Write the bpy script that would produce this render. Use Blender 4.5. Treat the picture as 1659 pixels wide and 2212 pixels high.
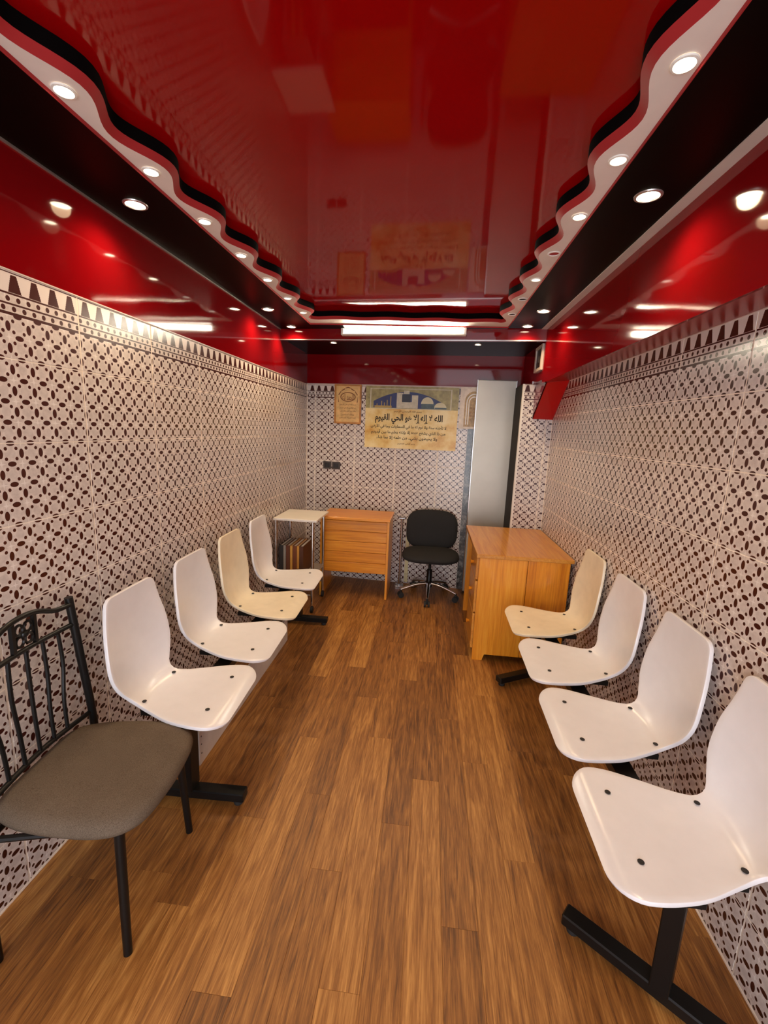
import bpy, bmesh, math, random
from mathutils import Vector, Matrix
import numpy as np

for o in list(bpy.data.objects):
    bpy.data.objects.remove(o)
S = bpy.context.scene
COL = S.collection
R = math.radians

# ------------------------------------------------------------------ camera
CAM_H = 1.5536
cam_d = bpy.data.cameras.new('camera')
cam = bpy.data.objects.new('camera', cam_d)
COL.objects.link(cam)
S.camera = cam
yaw, pitch, roll = 0.0971, 0.183, 0.0414
fw = Vector((-math.sin(yaw) * math.cos(pitch), math.cos(yaw) * math.cos(pitch), -math.sin(pitch)))
rt = Vector((math.cos(yaw), math.sin(yaw), 0))
up = rt.cross(fw)
r2 = rt * math.cos(roll) + up * math.sin(roll)
u2 = -rt * math.sin(roll) + up * math.cos(roll)
mw = Matrix((r2, u2, -fw)).transposed().to_4x4()
mw.translation = (0, 0, CAM_H)
cam.matrix_world = mw
cam_d.sensor_fit = 'HORIZONTAL'
cam_d.sensor_width = 36.0
cam_d.lens = 36.0 * 960.18 / 1659
cam_d.clip_start = 0.02
cam_d.clip_end = 60

# ------------------------------------------------------------------ world + exposure
W = bpy.data.worlds.new('daylight')
S.world = W
W.use_nodes = True
bgn = W.node_tree.nodes['Background']
bgn.inputs[0].default_value = (0.90, 0.93, 1.0, 1)
bgn.inputs[1].default_value = 3.2
S.view_settings.view_transform = 'Standard'
S.view_settings.look = 'None'
S.view_settings.gamma = 1
S.view_settings.use_curve_mapping = False
S.view_settings.exposure = 0.95
SPOT_W = 7.5          # watts of one ceiling downlight
TUBE_E = 50.0         # emission of the tube lamp
LAMP_COL = (1.0, 0.72, 0.42)

# room measures (metres; camera foot at the origin, +y into the room)
XL, XR = -1.263, 0.9866
ZT = 1.967            # top of the wall tiles
ZB = 2.32             # dark soffit
ZW = 2.329            # white wavy board
ZC = 2.384            # glossy red ceiling
Y0 = -1.3             # shop front
TW, TH = 0.4164, 0.25


def by(x):            # back wall line (slightly skewed)
    return 4.5 - 0.09 * (x + 1.263)


def beam_y(x):
    return 3.69 - 0.085 * (x + 1.263)


# ------------------------------------------------------------------ helpers
BASE = {}


def mk(name, vf, mat, parent=None, smooth=False, local=False):
    v, f = vf
    if parent is not None and not local:
        b = BASE.get(parent.name)
        if b is not None:
            v = [(p[0] - b[0], p[1] - b[1], p[2] - b[2]) for p in v]
    me = bpy.data.meshes.new(name)
    me.from_pydata([tuple(p) for p in v], [], f)
    bm = bmesh.new()
    bm.from_mesh(me)
    bmesh.ops.recalc_face_normals(bm, faces=bm.faces)
    bm.to_mesh(me)
    bm.free()
    if smooth:
        me.polygons.foreach_set('use_smooth', [True] * len(me.polygons))
        if smooth != 'all':
            me.set_sharp_from_angle(angle=R(40))
    me.materials.append(mat)
    o = bpy.data.objects.new(name, me)
    COL.objects.link(o)
    if parent is not None:
        o.parent = parent
        if parent.name in BASE and not local:
            BASE[o.name] = BASE[parent.name]
    return o


def tag(o, label=None, cat=None, group=None, kind=None):
    for k, val in (('label', label), ('category', cat), ('group', group), ('kind', kind)):
        if val:
            o[k] = val
    return o


def thing(name, label, cat, loc=(0, 0, 0), rz=0.0, group=None):
    o = bpy.data.objects.new(name, None)
    o.empty_display_size = 0.05
    COL.objects.link(o)
    o.location = loc
    o.rotation_euler = (0, 0, rz)
    BASE[o.name] = tuple(loc)
    return tag(o, label, cat, group)


def cat(*parts):
    V, F = [], []
    for v, f in parts:
        n = len(V)
        V += list(v)
        F += [tuple(i + n for i in q) for q in f]
    return V, F


def box(x0, x1, y0, y1, z0, z1, c=0.0):
    """box, optionally with chamfered edges of size c"""
    if c <= 0:
        v = [(x, y, z) for z in (z0, z1) for y in (y0, y1) for x in (x0, x1)]
        f = [(0, 2, 3, 1), (4, 5, 7, 6), (0, 1, 5, 4), (2, 6, 7, 3), (0, 4, 6, 2), (1, 3, 7, 5)]
        return v, f
    bm = bmesh.new()
    bmesh.ops.create_cube(bm, size=1)
    for w in bm.verts:
        w.co = Vector(((x0 + x1) / 2 + w.co.x * (x1 - x0), (y0 + y1) / 2 + w.co.y * (y1 - y0), (z0 + z1) / 2 + w.co.z * (z1 - z0)))
    bmesh.ops.bevel(bm, geom=list(bm.edges), offset=c, segments=1, affect='EDGES', profile=0.5)
    bm.verts.index_update()
    v = [tuple(w.co) for w in bm.verts]
    f = [tuple(w.index for w in q.verts) for q in bm.faces]
    bm.free()
    return v, f


def xf(vf, M):
    return [tuple(M @ Vector(p)) for p in vf[0]], vf[1]


def cyl(p0, p1, r0, r1=None, n=14, caps=True):
    r1 = r0 if r1 is None else r1
    p0, p1 = Vector(p0), Vector(p1)
    d = (p1 - p0).normalized()
    a = d.orthogonal().normalized()
    b = d.cross(a)
    v, f = [], []
    for p, r in ((p0, r0), (p1, r1)):
        for i in range(n):
            t = 2 * math.pi * i / n
            v.append(tuple(p + a * math.cos(t) * r + b * math.sin(t) * r))
    for i in range(n):
        j = (i + 1) % n
        f.append((i, j, n + j, n + i))
    if caps:
        f += [tuple(range(n)), tuple(range(n, 2 * n))]
    return v, f


def smooth_path(pts, per=8, closed=False):
    P = [Vector(p) for p in pts]
    n = len(P)
    out = []
    for i in range(n if closed else n - 1):
        p0 = P[(i - 1) % n] if closed else P[max(i - 1, 0)]
        p1, p2 = P[i], P[(i + 1) % n]
        p3 = P[(i + 2) % n] if closed else P[min(i + 2, n - 1)]
        for k in range(per):
            t = k / per
            out.append(0.5 * ((2 * p1) + (p2 - p0) * t + (2 * p0 - 5 * p1 + 4 * p2 - p3) * t * t + (3 * p1 - p0 - 3 * p2 + p3) * t ** 3))
    if not closed:
        out.append(P[-1])
    return out


def tube(pts, r, n=10, r_end=None):
    P = [Vector(p) for p in pts]
    v, f = [], []
    m = len(P)
    a = None
    for i, p in enumerate(P):
        d = (P[min(i + 1, m - 1)] - P[max(i - 1, 0)]).normalized()
        a = d.orthogonal().normalized() if a is None else (a - d * a.dot(d)).normalized()
        b = d.cross(a)
        rr = r if r_end is None else r + (r_end - r) * i / (m - 1)
        for k in range(n):
            t = 2 * math.pi * k / n
            v.append(tuple(p + a * math.cos(t) * rr + b * math.sin(t) * rr))
    for i in range(m - 1):
        for k in range(n):
            j = (k + 1) % n
            f.append((i * n + k, i * n + j, (i + 1) * n + j, (i + 1) * n + k))
    f += [tuple(range(n)), tuple(range((m - 1) * n, m * n))]
    return v, f


def lathe(prof, c=(0, 0, 0), n=24):
    v, f = [], []
    for r, z in prof:
        for k in range(n):
            t = 2 * math.pi * k / n
            v.append((c[0] + r * math.cos(t), c[1] + r * math.sin(t), c[2] + z))
    for i in range(len(prof) - 1):
        for k in range(n):
            j = (k + 1) % n
            f.append((i * n + k, i * n + j, (i + 1) * n + j, (i + 1) * n + k))
    return v, f


def prism(poly, a0, a1, axis='y'):
    """extrude a 2-D outline; axis = the extrusion axis"""
    n = len(poly)
    v = []
    for a in (a0, a1):
        for p, q in poly:
            v.append({'y': (p, a, q), 'x': (a, p, q), 'z': (p, q, a)}[axis])
    f = [tuple(range(n)), tuple(range(n, 2 * n))]
    f += [(i, (i + 1) % n, n + (i + 1) % n, n + i) for i in range(n)]
    return v, f


# ------------------------------------------------------------------ node helpers
class G:
    """tiny expression builder for shader nodes"""
    def __init__(s, name):
        s.m = bpy.data.materials.new(name)
        s.m.use_nodes = True
        s.t = s.m.node_tree
        s.b = s.t.nodes['Principled BSDF']

    def n(s, kind, **kw):
        q = s.t.nodes.new(kind)
        for k, val in kw.items():
            setattr(q, k, val)
        return q

    def put(s, sock, val):
        if isinstance(val, bpy.types.NodeSocket):
            s.t.links.new(val, sock)
        else:
            sock.default_value = val

    def M(s, op, *a):
        q = s.n('ShaderNodeMath', operation=op)
        for i, val in enumerate(a):
            s.put(q.inputs[i], val)
        return q.outputs[0]

    def mix(s, fac, a, b, blend='MIX'):
        q = s.n('ShaderNodeMix', data_type='RGBA', blend_type=blend)
        s.put(q.inputs[0], fac)
        for i, val in ((6, a), (7, b)):
            if not isinstance(val, bpy.types.NodeSocket) and len(val) == 3:
                val = (*val, 1)
            s.put(q.inputs[i], val)
        return q.outputs[2]

    def coord(s, which='Object'):
        return s.n('ShaderNodeTexCoord').outputs[which]

    def xyz(s, vec):
        q = s.n('ShaderNodeSeparateXYZ')
        s.t.links.new(vec, q.inputs[0])
        return q.outputs

    def mapping(s, vec, scale=(1, 1, 1), loc=(0, 0, 0), rot=(0, 0, 0)):
        q = s.n('ShaderNodeMapping')
        s.t.links.new(vec, q.inputs[0])
        s.put(q.inputs[1], loc)
        q.inputs[2].default_value = rot
        q.inputs[3].default_value = scale
        return q.outputs[0]

    def noise(s, vec, scale, detail=3, rough=0.55, dist=0.0):
        q = s.n('ShaderNodeTexNoise')
        s.t.links.new(vec, q.inputs['Vector'])
        q.inputs['Scale'].default_value = scale
        q.inputs['Detail'].default_value = detail
        q.inputs['Roughness'].default_value = rough
        q.inputs['Distortion'].default_value = dist
        return q.outputs[0]

    def ramp(s, fac, stops):
        q = s.n('ShaderNodeValToRGB')
        e = q.color_ramp.elements
        while len(e) < len(stops):
            e.new(0.5)
        for i, (p, c) in enumerate(stops):
            e[i].position = p
            e[i].color = (*c, 1) if len(c) == 3 else c
        s.put(q.inputs[0], fac)
        return q.outputs[0]

    def bump(s, h, strength=0.2, dist=0.01):
        q = s.n('ShaderNodeBump')
        q.inputs['Strength'].default_value = strength
        q.inputs['Distance'].default_value = dist
        s.t.links.new(h, q.inputs['Height'])
        s.t.links.new(q.outputs[0], s.b.inputs['Normal'])

    def out(s, col=None, rough=None, metal=None, coat=None, spec=None):
        for key, val in (('Base Color', col), ('Roughness', rough), ('Metallic', metal), ('Coat Weight', coat), ('Specular IOR Level', spec)):
            if val is not None:
                if key == 'Base Color' and not isinstance(val, bpy.types.NodeSocket) and len(val) == 3:
                    val = (*val, 1)
                s.put(s.b.inputs[key], val)
        return s.m


def srgb(r, g, b):
    f = lambda c: ((c / 255 + 0.055) / 1.055) ** 2.4 if c > 10 else c / 255 / 12.92
    return (f(r), f(g), f(b))


def flat(name, col, rough=0.5, metal=0.0, coat=0.0, var=0.06, scale=9.0, spec=0.5, bump=0.0):
    """plain procedural finish with a little mottling"""
    g = G(name)
    nz = g.noise(g.coord(), scale, 4)
    d = tuple(max(c * (1 - var * 2), 0) for c in col)
    l = tuple(min(c * (1 + var), 1) for c in col)
    g.out(g.ramp(nz, [(0.3, d), (0.7, l)]), rough, metal, coat, spec)
    if bump:
        g.bump(g.noise(g.coord(), scale * 25, 2), bump, 0.002)
    return g.m


def emit(name, col, strength):
    g = G(name)
    g.out((0.02, 0.02, 0.02), 0.4)
    g.b.inputs['Emission Color'].default_value = (*col, 1)
    g.b.inputs['Emission Strength'].default_value = strength
    return g.m


TILE_BG = srgb(222, 212, 204)
TILE_BG2 = srgb(202, 190, 183)
TILE_INK = srgb(66, 26, 20)


def tile_material(name, border):
    g = G(name)
    p = g.coord('Object')
    X, Y, Z = g.xyz(p)
    u = g.M('ADD', g.M('DIVIDE', X, TW / 6), 3.0)
    v = g.M('ADD', g.M('DIVIDE', Z, TH / 4), 2.0)
    fu, fv = g.M('FRACT', g.M('ADD', u, 10)), g.M('FRACT', g.M('ADD', v, 10))
    duh = g.M('ABSOLUTE', g.M('SUBTRACT', fu, 0.5))
    dvh = g.M('ABSOLUTE', g.M('SUBTRACT', fv, 0.5))
    du0, dv0 = g.M('SUBTRACT', 0.5, duh), g.M('SUBTRACT', 0.5, dvh)
    dqu = g.M('ABSOLUTE', g.M('SUBTRACT', duh, 0.25))
    dqv = g.M('ABSOLUTE', g.M('SUBTRACT', dvh, 0.25))

    def ell(a, ra, b, rb):
        s = g.M('ADD', g.M('POWER', g.M('DIVIDE', a, ra), 2.0), g.M('POWER', g.M('DIVIDE', b, rb), 2.0))
        return g.M('LESS_THAN', s, 1.0)
    ink = g.M('MAXIMUM', g.M('MAXIMUM', ell(duh, 0.205, dv0, 0.128), ell(du0, 0.118, dvh, 0.235)), ell(dqu, 0.078, dqv, 0.088))
    star = g.M('MULTIPLY', g.M('LESS_THAN', g.M('MULTIPLY', du0, dv0), 0.0016), g.M('LESS_THAN', g.M('ADD', du0, dv0), 0.2))
    w2 = g.n('ShaderNodeObjectInfo').outputs['Random']
    vec = g.n('ShaderNodeVectorMath', operation='ADD')
    g.t.links.new(p, vec.inputs[0])
    g.t.links.new(w2, vec.inputs[1])
    mot = g.noise(vec.outputs[0], 55, 3, 0.6)
    ring = g.M('LESS_THAN', g.M('ADD', g.M('POWER', duh, 2.0), g.M('POWER', dvh, 2.0)), 0.045)
    bg = g.ramp(mot, [(0.35, TILE_BG2), (0.62, TILE_BG)])
    bg = g.mix(g.M('MULTIPLY', ring, 0.35), bg, srgb(190, 178, 172))
    bg = g.mix(g.M('MULTIPLY', star, 0.6), bg, srgb(245, 240, 235))
    col = g.mix(ink, bg, TILE_INK)
    if border:
        t = g.M('SUBTRACT', 0.5, g.M('DIVIDE', Z, TH))       # 0 at the top edge

        def line(c, h):
            return g.M('LESS_THAN', g.M('ABSOLUTE', g.M('SUBTRACT', t, c)), h)
        band = g.M('LESS_THAN', t, 0.478)
        trap = g.M('MULTIPLY', g.M('GREATER_THAN', t, 0.035), g.M('LESS_THAN', t, 0.235))
        step = g.M('DIVIDE', g.M('FLOOR', g.M('MULTIPLY', t, 40.0)), 40.0)
        wid = g.M('ADD', 0.115, g.M('MULTIPLY', step, 0.92))
        tri = g.M('MULTIPLY', trap, g.M('LESS_THAN', duh, wid))
        f2 = g.M('FRACT', g.M('ADD', g.M('MULTIPLY', u, 2.0), 20.25))
        f3 = g.M('FRACT', g.M('ADD', g.M('MULTIPLY', u, 2.0), 20.75))

        def dots(fx, c):
            return ell(g.M('SUBTRACT', fx, 0.5), 0.21, g.M('SUBTRACT', t, c), 0.031)
        bi = tri
        for q in (line(0.008, 0.012), line(0.25, 0.011), line(0.367, 0.011), line(0.478, 0.017), dots(f2, 0.31), dots(f3, 0.42)):
            bi = g.M('MAXIMUM', bi, q)
        sc = ell(duh, 0.2, g.M('SUBTRACT', t, 0.49), 0.03)
        bbg = g.mix(g.M('LESS_THAN', t, 0.25), bg, srgb(226, 215, 208))
        col = g.mix(band, col, g.mix(bi, bbg, TILE_INK))
        col = g.mix(g.M('MAXIMUM', line(0.478, 0.017), sc), col, TILE_INK)
    g.out(col, 0.22, spec=0.5)
    g.bump(mot, 0.04, 0.003)
    return g.m


def wood(name, c0, c1, c2, axis, rough=0.4, scale=1.0, coat=0.0, knots=False, rnd=0.35, lng=0.7):
    """axis = grain direction; per-object variation"""
    g = G(name)
    p = g.coord('Object')
    rn = g.n('ShaderNodeObjectInfo').outputs['Random']
    off = g.n('ShaderNodeCombineXYZ')
    for i in range(3):
        g.t.links.new(g.M('MULTIPLY', rn, 7.0 + 5 * i), off.inputs[i])
    add = g.n('ShaderNodeVectorMath', operation='ADD')
    g.t.links.new(p, add.inputs[0])
    g.t.links.new(off.outputs[0], add.inputs[1])
    st = {'x': (lng, 11, 11), 'y': (11, lng, 11), 'z': (11, 11, lng)}[axis]
    st = tuple(a * scale for a in st)
    q = g.mapping(add.outputs[0], st)
    a = g.noise(q, 2.2, 6, 0.62, 0.9)
    st2 = tuple(k * 6 if k > 2 * scale else k * 3.0 for k in st)
    b = g.noise(g.mapping(add.outputs[0], st2), 2.0, 4, 0.6)
    f = g.M('ADD', g.M('MULTIPLY', a, 0.62), g.M('MULTIPLY', b, 0.38))
    f = g.M('ADD', f, g.M('MULTIPLY', g.M('SUBTRACT', rn, 0.5), rnd * 0.42))
    col = g.ramp(f, [(0.33, c0), (0.5, c1), (0.68, c2)])
    if knots:
        vo = g.n('ShaderNodeTexVoronoi')
        kn = {'x': (1.6, 7, 7), 'y': (7, 1.6, 7), 'z': (7, 7, 1.6)}[axis]
        g.t.links.new(g.mapping(add.outputs[0], kn), vo.inputs['Vector'])
        vo.inputs['Scale'].default_value = 1.0
        col = g.mix(g.M('MULTIPLY', g.M('LESS_THAN', vo.outputs['Distance'], 0.085), 0.75), col, srgb(95, 48, 16))
    g.out(col, g.M('ADD', rough, g.M('MULTIPLY', b, 0.12)), coat=coat)
    g.bump(b, 0.05, 0.002)
    return g.m


def lacquer(name, col, rough=0.07, wav=0.0, spec=0.42):
    g = G(name)
    p = g.coord('Object')
    nz = g.noise(p, 2.5, 3)
    g.out(g.ramp(nz, [(0.3, tuple(c * 0.88 for c in col)), (0.7, col)]), rough, spec=spec)
    if wav:
        g.bump(g.noise(p, 3.0, 2, 0.4), wav, 0.02)
    return g.m


MT = {}
MT['tile'] = tile_material('patterned_tile', False)
MT['tile_border'] = tile_material('border_tile', True)
MT['grout'] = flat('grout', srgb(240, 228, 212), 0.7, var=0.03)
MT['floor'] = wood('vinyl_plank', srgb(92, 54, 22), srgb(150, 98, 44), srgb(198, 144, 76), 'y', 0.40, 2.6, rnd=0.36, lng=0.75)
MT['screed'] = flat('floor_joint', srgb(70, 40, 20), 0.8)
MT['red'] = lacquer('red_lacquer_panel', (0.20, 0.002, 0.004), 0.06, 0.02)
MT['red_ceiling'] = lacquer('red_gloss_ceiling', (0.27, 0.001, 0.0015), 0.05, 0.03, 0.17)
MT['red_satin'] = lacquer('red_satin_paint', (0.26, 0.003, 0.004), 0.22, 0.0, 0.12)
MT['red_bright'] = lacquer('bright_red_paint', (0.55, 0.004, 0.004), 0.25, 0.0, 0.3)  # red raised so the colour carries the light on the sloping soffit
MT['red_edge'] = lacquer('red_edge_paint', (0.36, 0.022, 0.024), 0.6, 0.0, 0.2)
MT['black'] = lacquer('black_gloss_soffit', (0.0025, 0.0016, 0.0014), 0.28, 0.0, 0.03)
MT['cove'] = flat('cove_black', (0.002, 0.0015, 0.0015), 0.8, spec=0.05)
MT['white'] = flat('white_ceiling_board', srgb(226, 214, 206), 0.55, var=0.03)
MT['strip'] = flat('pale_trim', srgb(205, 190, 180), 0.35, var=0.03)
MT['silver'] = flat('silver_trim', (0.55, 0.5, 0.48), 0.3, 0.8)
MT['plastic'] = flat('white_seat_plastic', srgb(234, 233, 236), 0.2, var=0.015, scale=14)
MT['cream'] = flat('aged_cream_plastic', srgb(236, 225, 200), 0.25, var=0.03, scale=14)
MT['hole'] = flat('bolt_hole_dark', (0.012, 0.01, 0.01), 0.6)
MT['blacksteel'] = flat('black_steel', (0.005, 0.005, 0.005), 0.36, spec=0.3)
MT['chrome'] = flat('chrome', (0.62, 0.62, 0.62), 0.18, 1.0, var=0.03)
MT['rubber'] = flat('black_rubber', (0.012, 0.012, 0.012), 0.7)
MT['pine'] = wood('pine_upright', srgb(198, 114, 12), srgb(228, 146, 26), srgb(240, 172, 58), 'z', 0.3, 1.0, 0.25, True, 0.3)
MT['pine_y'] = wood('pine_top', srgb(180, 108, 26), srgb(204, 138, 48), srgb(218, 160, 74), 'y', 0.26, 1.0, 0.3, True, 0.2)
MT['pine_x'] = wood('pine_cross', srgb(198, 114, 12), srgb(228, 146, 26), srgb(240, 172, 58), 'x', 0.3, 1.0, 0.25, True, 0.3)
MT['fabric_black'] = flat('black_upholstery', (0.012, 0.012, 0.013), 0.85, bump=0.4)
MT['board'] = flat('painted_white_board', srgb(205, 196, 190), 0.6, var=0.05)
MT['steel_grey'] = flat('brushed_grey_steel', srgb(184, 180, 170), 0.36, 0.35, var=0.05, scale=3)
MT['lens'] = emit('lamp_lens', (1.0, 0.86, 0.6), 14.0)
MT['lens_dim'] = emit('lamp_lens_dim', (1.0, 0.86, 0.68), 2.2)
MT['tube'] = emit('tube_glow', (1.0, 0.90, 0.70), TUBE_E)
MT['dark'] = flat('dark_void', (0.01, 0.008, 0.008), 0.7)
MT['ink'] = flat('black_ink', srgb(52, 44, 30), 0.7)
MT['ink_brown'] = flat('brown_ink', srgb(120, 72, 30), 0.7)
MT['white_plain'] = flat('white_enamel', srgb(232, 228, 220), 0.35, var=0.02)


def granite():
    g = G('grey_granite')
    p = g.coord()
    a = g.noise(p, 22, 6, 0.7)
    g.out(g.ramp(a, [(0.35, srgb(24, 22, 20)), (0.5, srgb(78, 75, 70)), (0.66, srgb(150, 146, 138))]), 0.2)
    return g.m


def fabric():
    g = G('brown_grey_tweed')
    p = g.coord()
    a = g.noise(p, 420, 2, 0.6)
    b = g.noise(p, 8, 3)
    c = g.ramp(a, [(0.3, srgb(78, 67, 56)), (0.6, srgb(114, 101, 86))])
    c = g.mix(0.25, c, g.ramp(b, [(0.35, srgb(80, 68, 55)), (0.65, srgb(112, 98, 82))]))
    g.out(c, 0.9, spec=0.2)
    g.bump(a, 0.5, 0.002)
    return g.m


def parchment():
    g = G('aged_parchment_print')
    p = g.coord()
    a = g.noise(p, 5, 5, 0.6)
    g.out(g.ramp(a, [(0.32, srgb(204, 146, 52)), (0.47, srgb(230, 200, 124)), (0.65, srgb(242, 224, 168))]), 0.35)
    return g.m


MT['granite'] = granite()
MT['tweed'] = fabric()
MT['parchment'] = parchment()

# ------------------------------------------------------------------ walls with single tiles
TILE_MESH = {}


def tile_mesh(x0, x1, z0, z1, mat):
    key = (round(x0, 4), round(x1, 4), round(z0, 4), round(z1, 4), mat)
    if key in TILE_MESH:
        return TILE_MESH[key]
    c, d = 0.0005, 0.0024
    v = []
    for y, i in ((d, 0), (c, 0), (0.0, c)):
        v += [(x0 + i, y, z0 + i), (x1 - i, y, z0 + i), (x1 - i, y, z1 - i), (x0 + i, y, z1 - i)]
    f = [(8, 9, 10, 11)]
    for k in (0, 4):
        for i in range(4):
            j = (i + 1) % 4
            f.append((k + i, k + j, k + 4 + j, k + 4 + i))
    me = bpy.data.meshes.new('tile')
    me.from_pydata(v, [], f)
    me.materials.append(MT[mat])
    TILE_MESH[key] = me
    return me


def tile_wall(parent, origin, rz, s0, s1, first, z1=ZT, hide=None):
    """tiles along local x from s0 to s1, one joint at s = first; origin/rz place the wall face"""
    gap, vgap = 0.0021, 0.0036
    M = Matrix.Translation(origin) @ Matrix.Rotation(rz, 4, 'Z')
    k0 = math.floor((s0 - first) / TW)
    k1 = math.ceil((s1 - first) / TW)
    for k in range(k0, k1):
        a, b = first + k * TW, first + (k + 1) * TW
        c = (a + b) / 2
        lo, hi = max(a + vgap, s0), min(b - vgap, s1)
        if hi - lo < 0.012:
            continue
        row = 0
        while True:
            zt = z1 - row * TH
            if zt < 0.01:
                break
            zb = zt - TH
            zc = (zt + zb) / 2
            zl, zh = max(zb + gap, 0.002), zt - gap
            row += 1
            if hide and hide(lo, hi, zl, zh):
                continue
            me = tile_mesh(lo - c, hi - c, zl - zc, zh - zc, 'tile_border' if row == 1 else 'tile')
            o = bpy.data.objects.new('tile', me)
            COL.objects.link(o)
            o.parent = parent
            o.matrix_local = M @ Matrix.Translation((c, 0, zc))


def struct(name, vf, mat, label=None):
    o = mk(name, vf, mat)
    o['kind'] = 'structure'
    if label:
        o['label'] = label
    return o


D = 0.0010        # tile face stands this far off the wall core
wl = struct('wall_left', box(XL - D - 0.14, XL - D, Y0, 4.62, 0, 2.5), MT['grout'], 'tiled side wall behind the metal chair and four seats')
tile_wall(wl, (XL, 0, 0), R(90), Y0 + 0.02, 4.49, 1.5456)
wr = struct('wall_right', box(XR + D, XR + D + 0.14, Y0, 4.62, 0, 2.5), MT['grout'], 'tiled side wall behind the pine desk and four seats')
tile_wall(wr, (XR, 0, 0), R(-90), -3.858, -(Y0 + 0.02), -1.578)
ang = math.atan2(-0.09, 1)
bx0, bx1 = XL - 0.1, 1.15
wb = struct('wall_back', cat(prism([(bx0, by(bx0) + D), (bx1, by(bx1) + D), (bx1, 4.75), (bx0, 4.75)], 0, 2.5, 'z')), MT['grout'], 'far end wall with posters')
tile_wall(wb, (XL, 4.5, 0), ang, 0.004, 1.62, 0.09)
# granite cladding behind the steel cabinet
gx0, gx1 = 0.34, 0.98
mk('granite_panel', prism([(gx0, by(gx0) - 0.012), (gx1, by(gx1) - 0.012), (gx1, by(gx1) + 0.004), (gx0, by(gx0) + 0.004)], 0.002, ZT, 'z'), MT['granite'], wb)
mk('red_panel', prism([(XL, by(XL) - 0.008), (0.98, by(0.98) - 0.008), (0.98, by(0.98) + 0.006), (XL, by(XL) + 0.006)], ZT + 0.012, 2.26, 'z'), MT['red'], wb)
mk('panel_lip', prism([(XL, by(XL) - 0.012), (0.98, by(0.98) - 0.012), (0.98, by(0.98) + 0.006), (XL, by(XL) + 0.006)], ZT + 0.001, ZT + 0.012, 'z'), MT['strip'], wb)

# corner pier
PY = 3.86
PX = 0.727
wc = struct('wall_corner', box(PX + D, XR + D, PY + D, 4.3, 0, ZT), MT['grout'], 'tiled corner pier beside the steel cabinet')
tile_wall(wc, (XR, PY, 0), 0.0, PX - XR + 0.012, -0.004, -0.05)
mk('corner_trim', box(PX - 0.003, PX + 0.012, PY - 0.004, PY + 0.02, 0.002, ZT), MT['white_plain'], wc)
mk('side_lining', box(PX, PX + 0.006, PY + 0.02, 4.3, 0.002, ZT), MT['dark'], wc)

# shop front behind the camera: an open entrance between two jambs
wf = struct('wall_front', cat(box(XL - 0.15, -0.98, Y0 - 0.12, Y0, 0, 2.5), box(0.72, XR + 0.15, Y0 - 0.12, Y0, 0, 2.5), box(-0.98, 0.72, Y0 - 0.12, Y0, 2.22, 2.5)), MT['white'], 'shop front with open entrance')

mk('floor_bead', box(XL, XL + 0.004, Y0, 4.49, 0.0, 0.006), MT['grout'], wl)
mk('floor_bead', box(XR - 0.004, XR, Y0, 3.85, 0.0, 0.006), MT['grout'], wr)

# red lacquer fascias above the tiles
mk('red_fascia', box(XL - 0.012, XL + 0.002, Y0, 4.5, ZT + 0.005, ZB + 0.03), MT['red'], wl)
mk('tile_cap', box(XL - 0.01, XL + 0.0035, Y0, 4.49, ZT + 0.001, ZT + 0.005), MT['strip'], wl)
mk('fascia_trim', box(XL + 0.002, XL + 0.010, Y0, beam_y(XL), ZB - 0.006, ZB + 0.002), MT['silver'], wl)
FX0, FX1 = 0.792, 0.792           # leaning fascia on the desk side
YE = beam_y(0.8)
ys = 3.50                       # here the soffit turns down to the pier
ZS = 1.939                      # lower edge of this fascia
mk('red_fascia', box(FX0, FX0 + 0.012, Y0, YE, ZS, ZB + 0.03), MT['red'], wr)
sof = [(FX0 + 0.001, ZS), (XR + 0.002, ZT - 0.003), (XR + 0.002, ZT + 0.012), (FX0 + 0.001, ZS + 0.014)]
mk('red_soffit', prism(sof, Y0, ys, 'y'), MT['red_satin'], wr)
mk('soffit_bead', box(XR - 0.004, XR + 0.004, Y0, ys, ZT - 0.006, ZT - 0.002), MT['strip'], wr)
zs = 1.69
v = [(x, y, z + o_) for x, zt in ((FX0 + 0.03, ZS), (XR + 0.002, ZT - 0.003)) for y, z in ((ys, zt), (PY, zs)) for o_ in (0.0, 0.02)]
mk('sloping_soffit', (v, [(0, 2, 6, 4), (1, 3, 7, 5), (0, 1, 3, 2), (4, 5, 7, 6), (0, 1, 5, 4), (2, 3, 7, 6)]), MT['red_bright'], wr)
mk('slope_edge', tube([(XR - 0.004, ys, ZT - 0.004), (XR - 0.004, PY, zs)], 0.003, 6), MT['red_edge'], wr)
mk('slope_cheek', prism([(ys, ZS), (PY, zs), (PY, ZS + 0.03), (ys, ZS + 0.03)], FX0 + 0.03, FX0 + 0.036, 'x'), MT['red'], wr)
mk('fascia_return', box(0.80, XR + 0.01, YE, 4.42, ZT + 0.002, 2.30), MT['red'], wr)
mk('pale_strip', box(0.752, FX0 + 0.002, Y0, YE, ZB - 0.004, ZB + 0.004), MT['strip'], wr)

# ------------------------------------------------------------------ floor of single planks
fl = struct('floor', box(XL - 0.15, XR + 0.15, Y0 - 0.1, 4.7, -0.08, -0.004), MT['screed'], 'brown oak look plank floor')
PWD, PLN = 0.1165, 1.055
phase = {-1: 1.529, 0: 1.777, 1: 1.177, 2: 1.919, 3: 1.437, -2: 0.97, -3: 1.306, -4: 1.629, -5: 1.973}
rng = random.Random(4)
PM = {}


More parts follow.
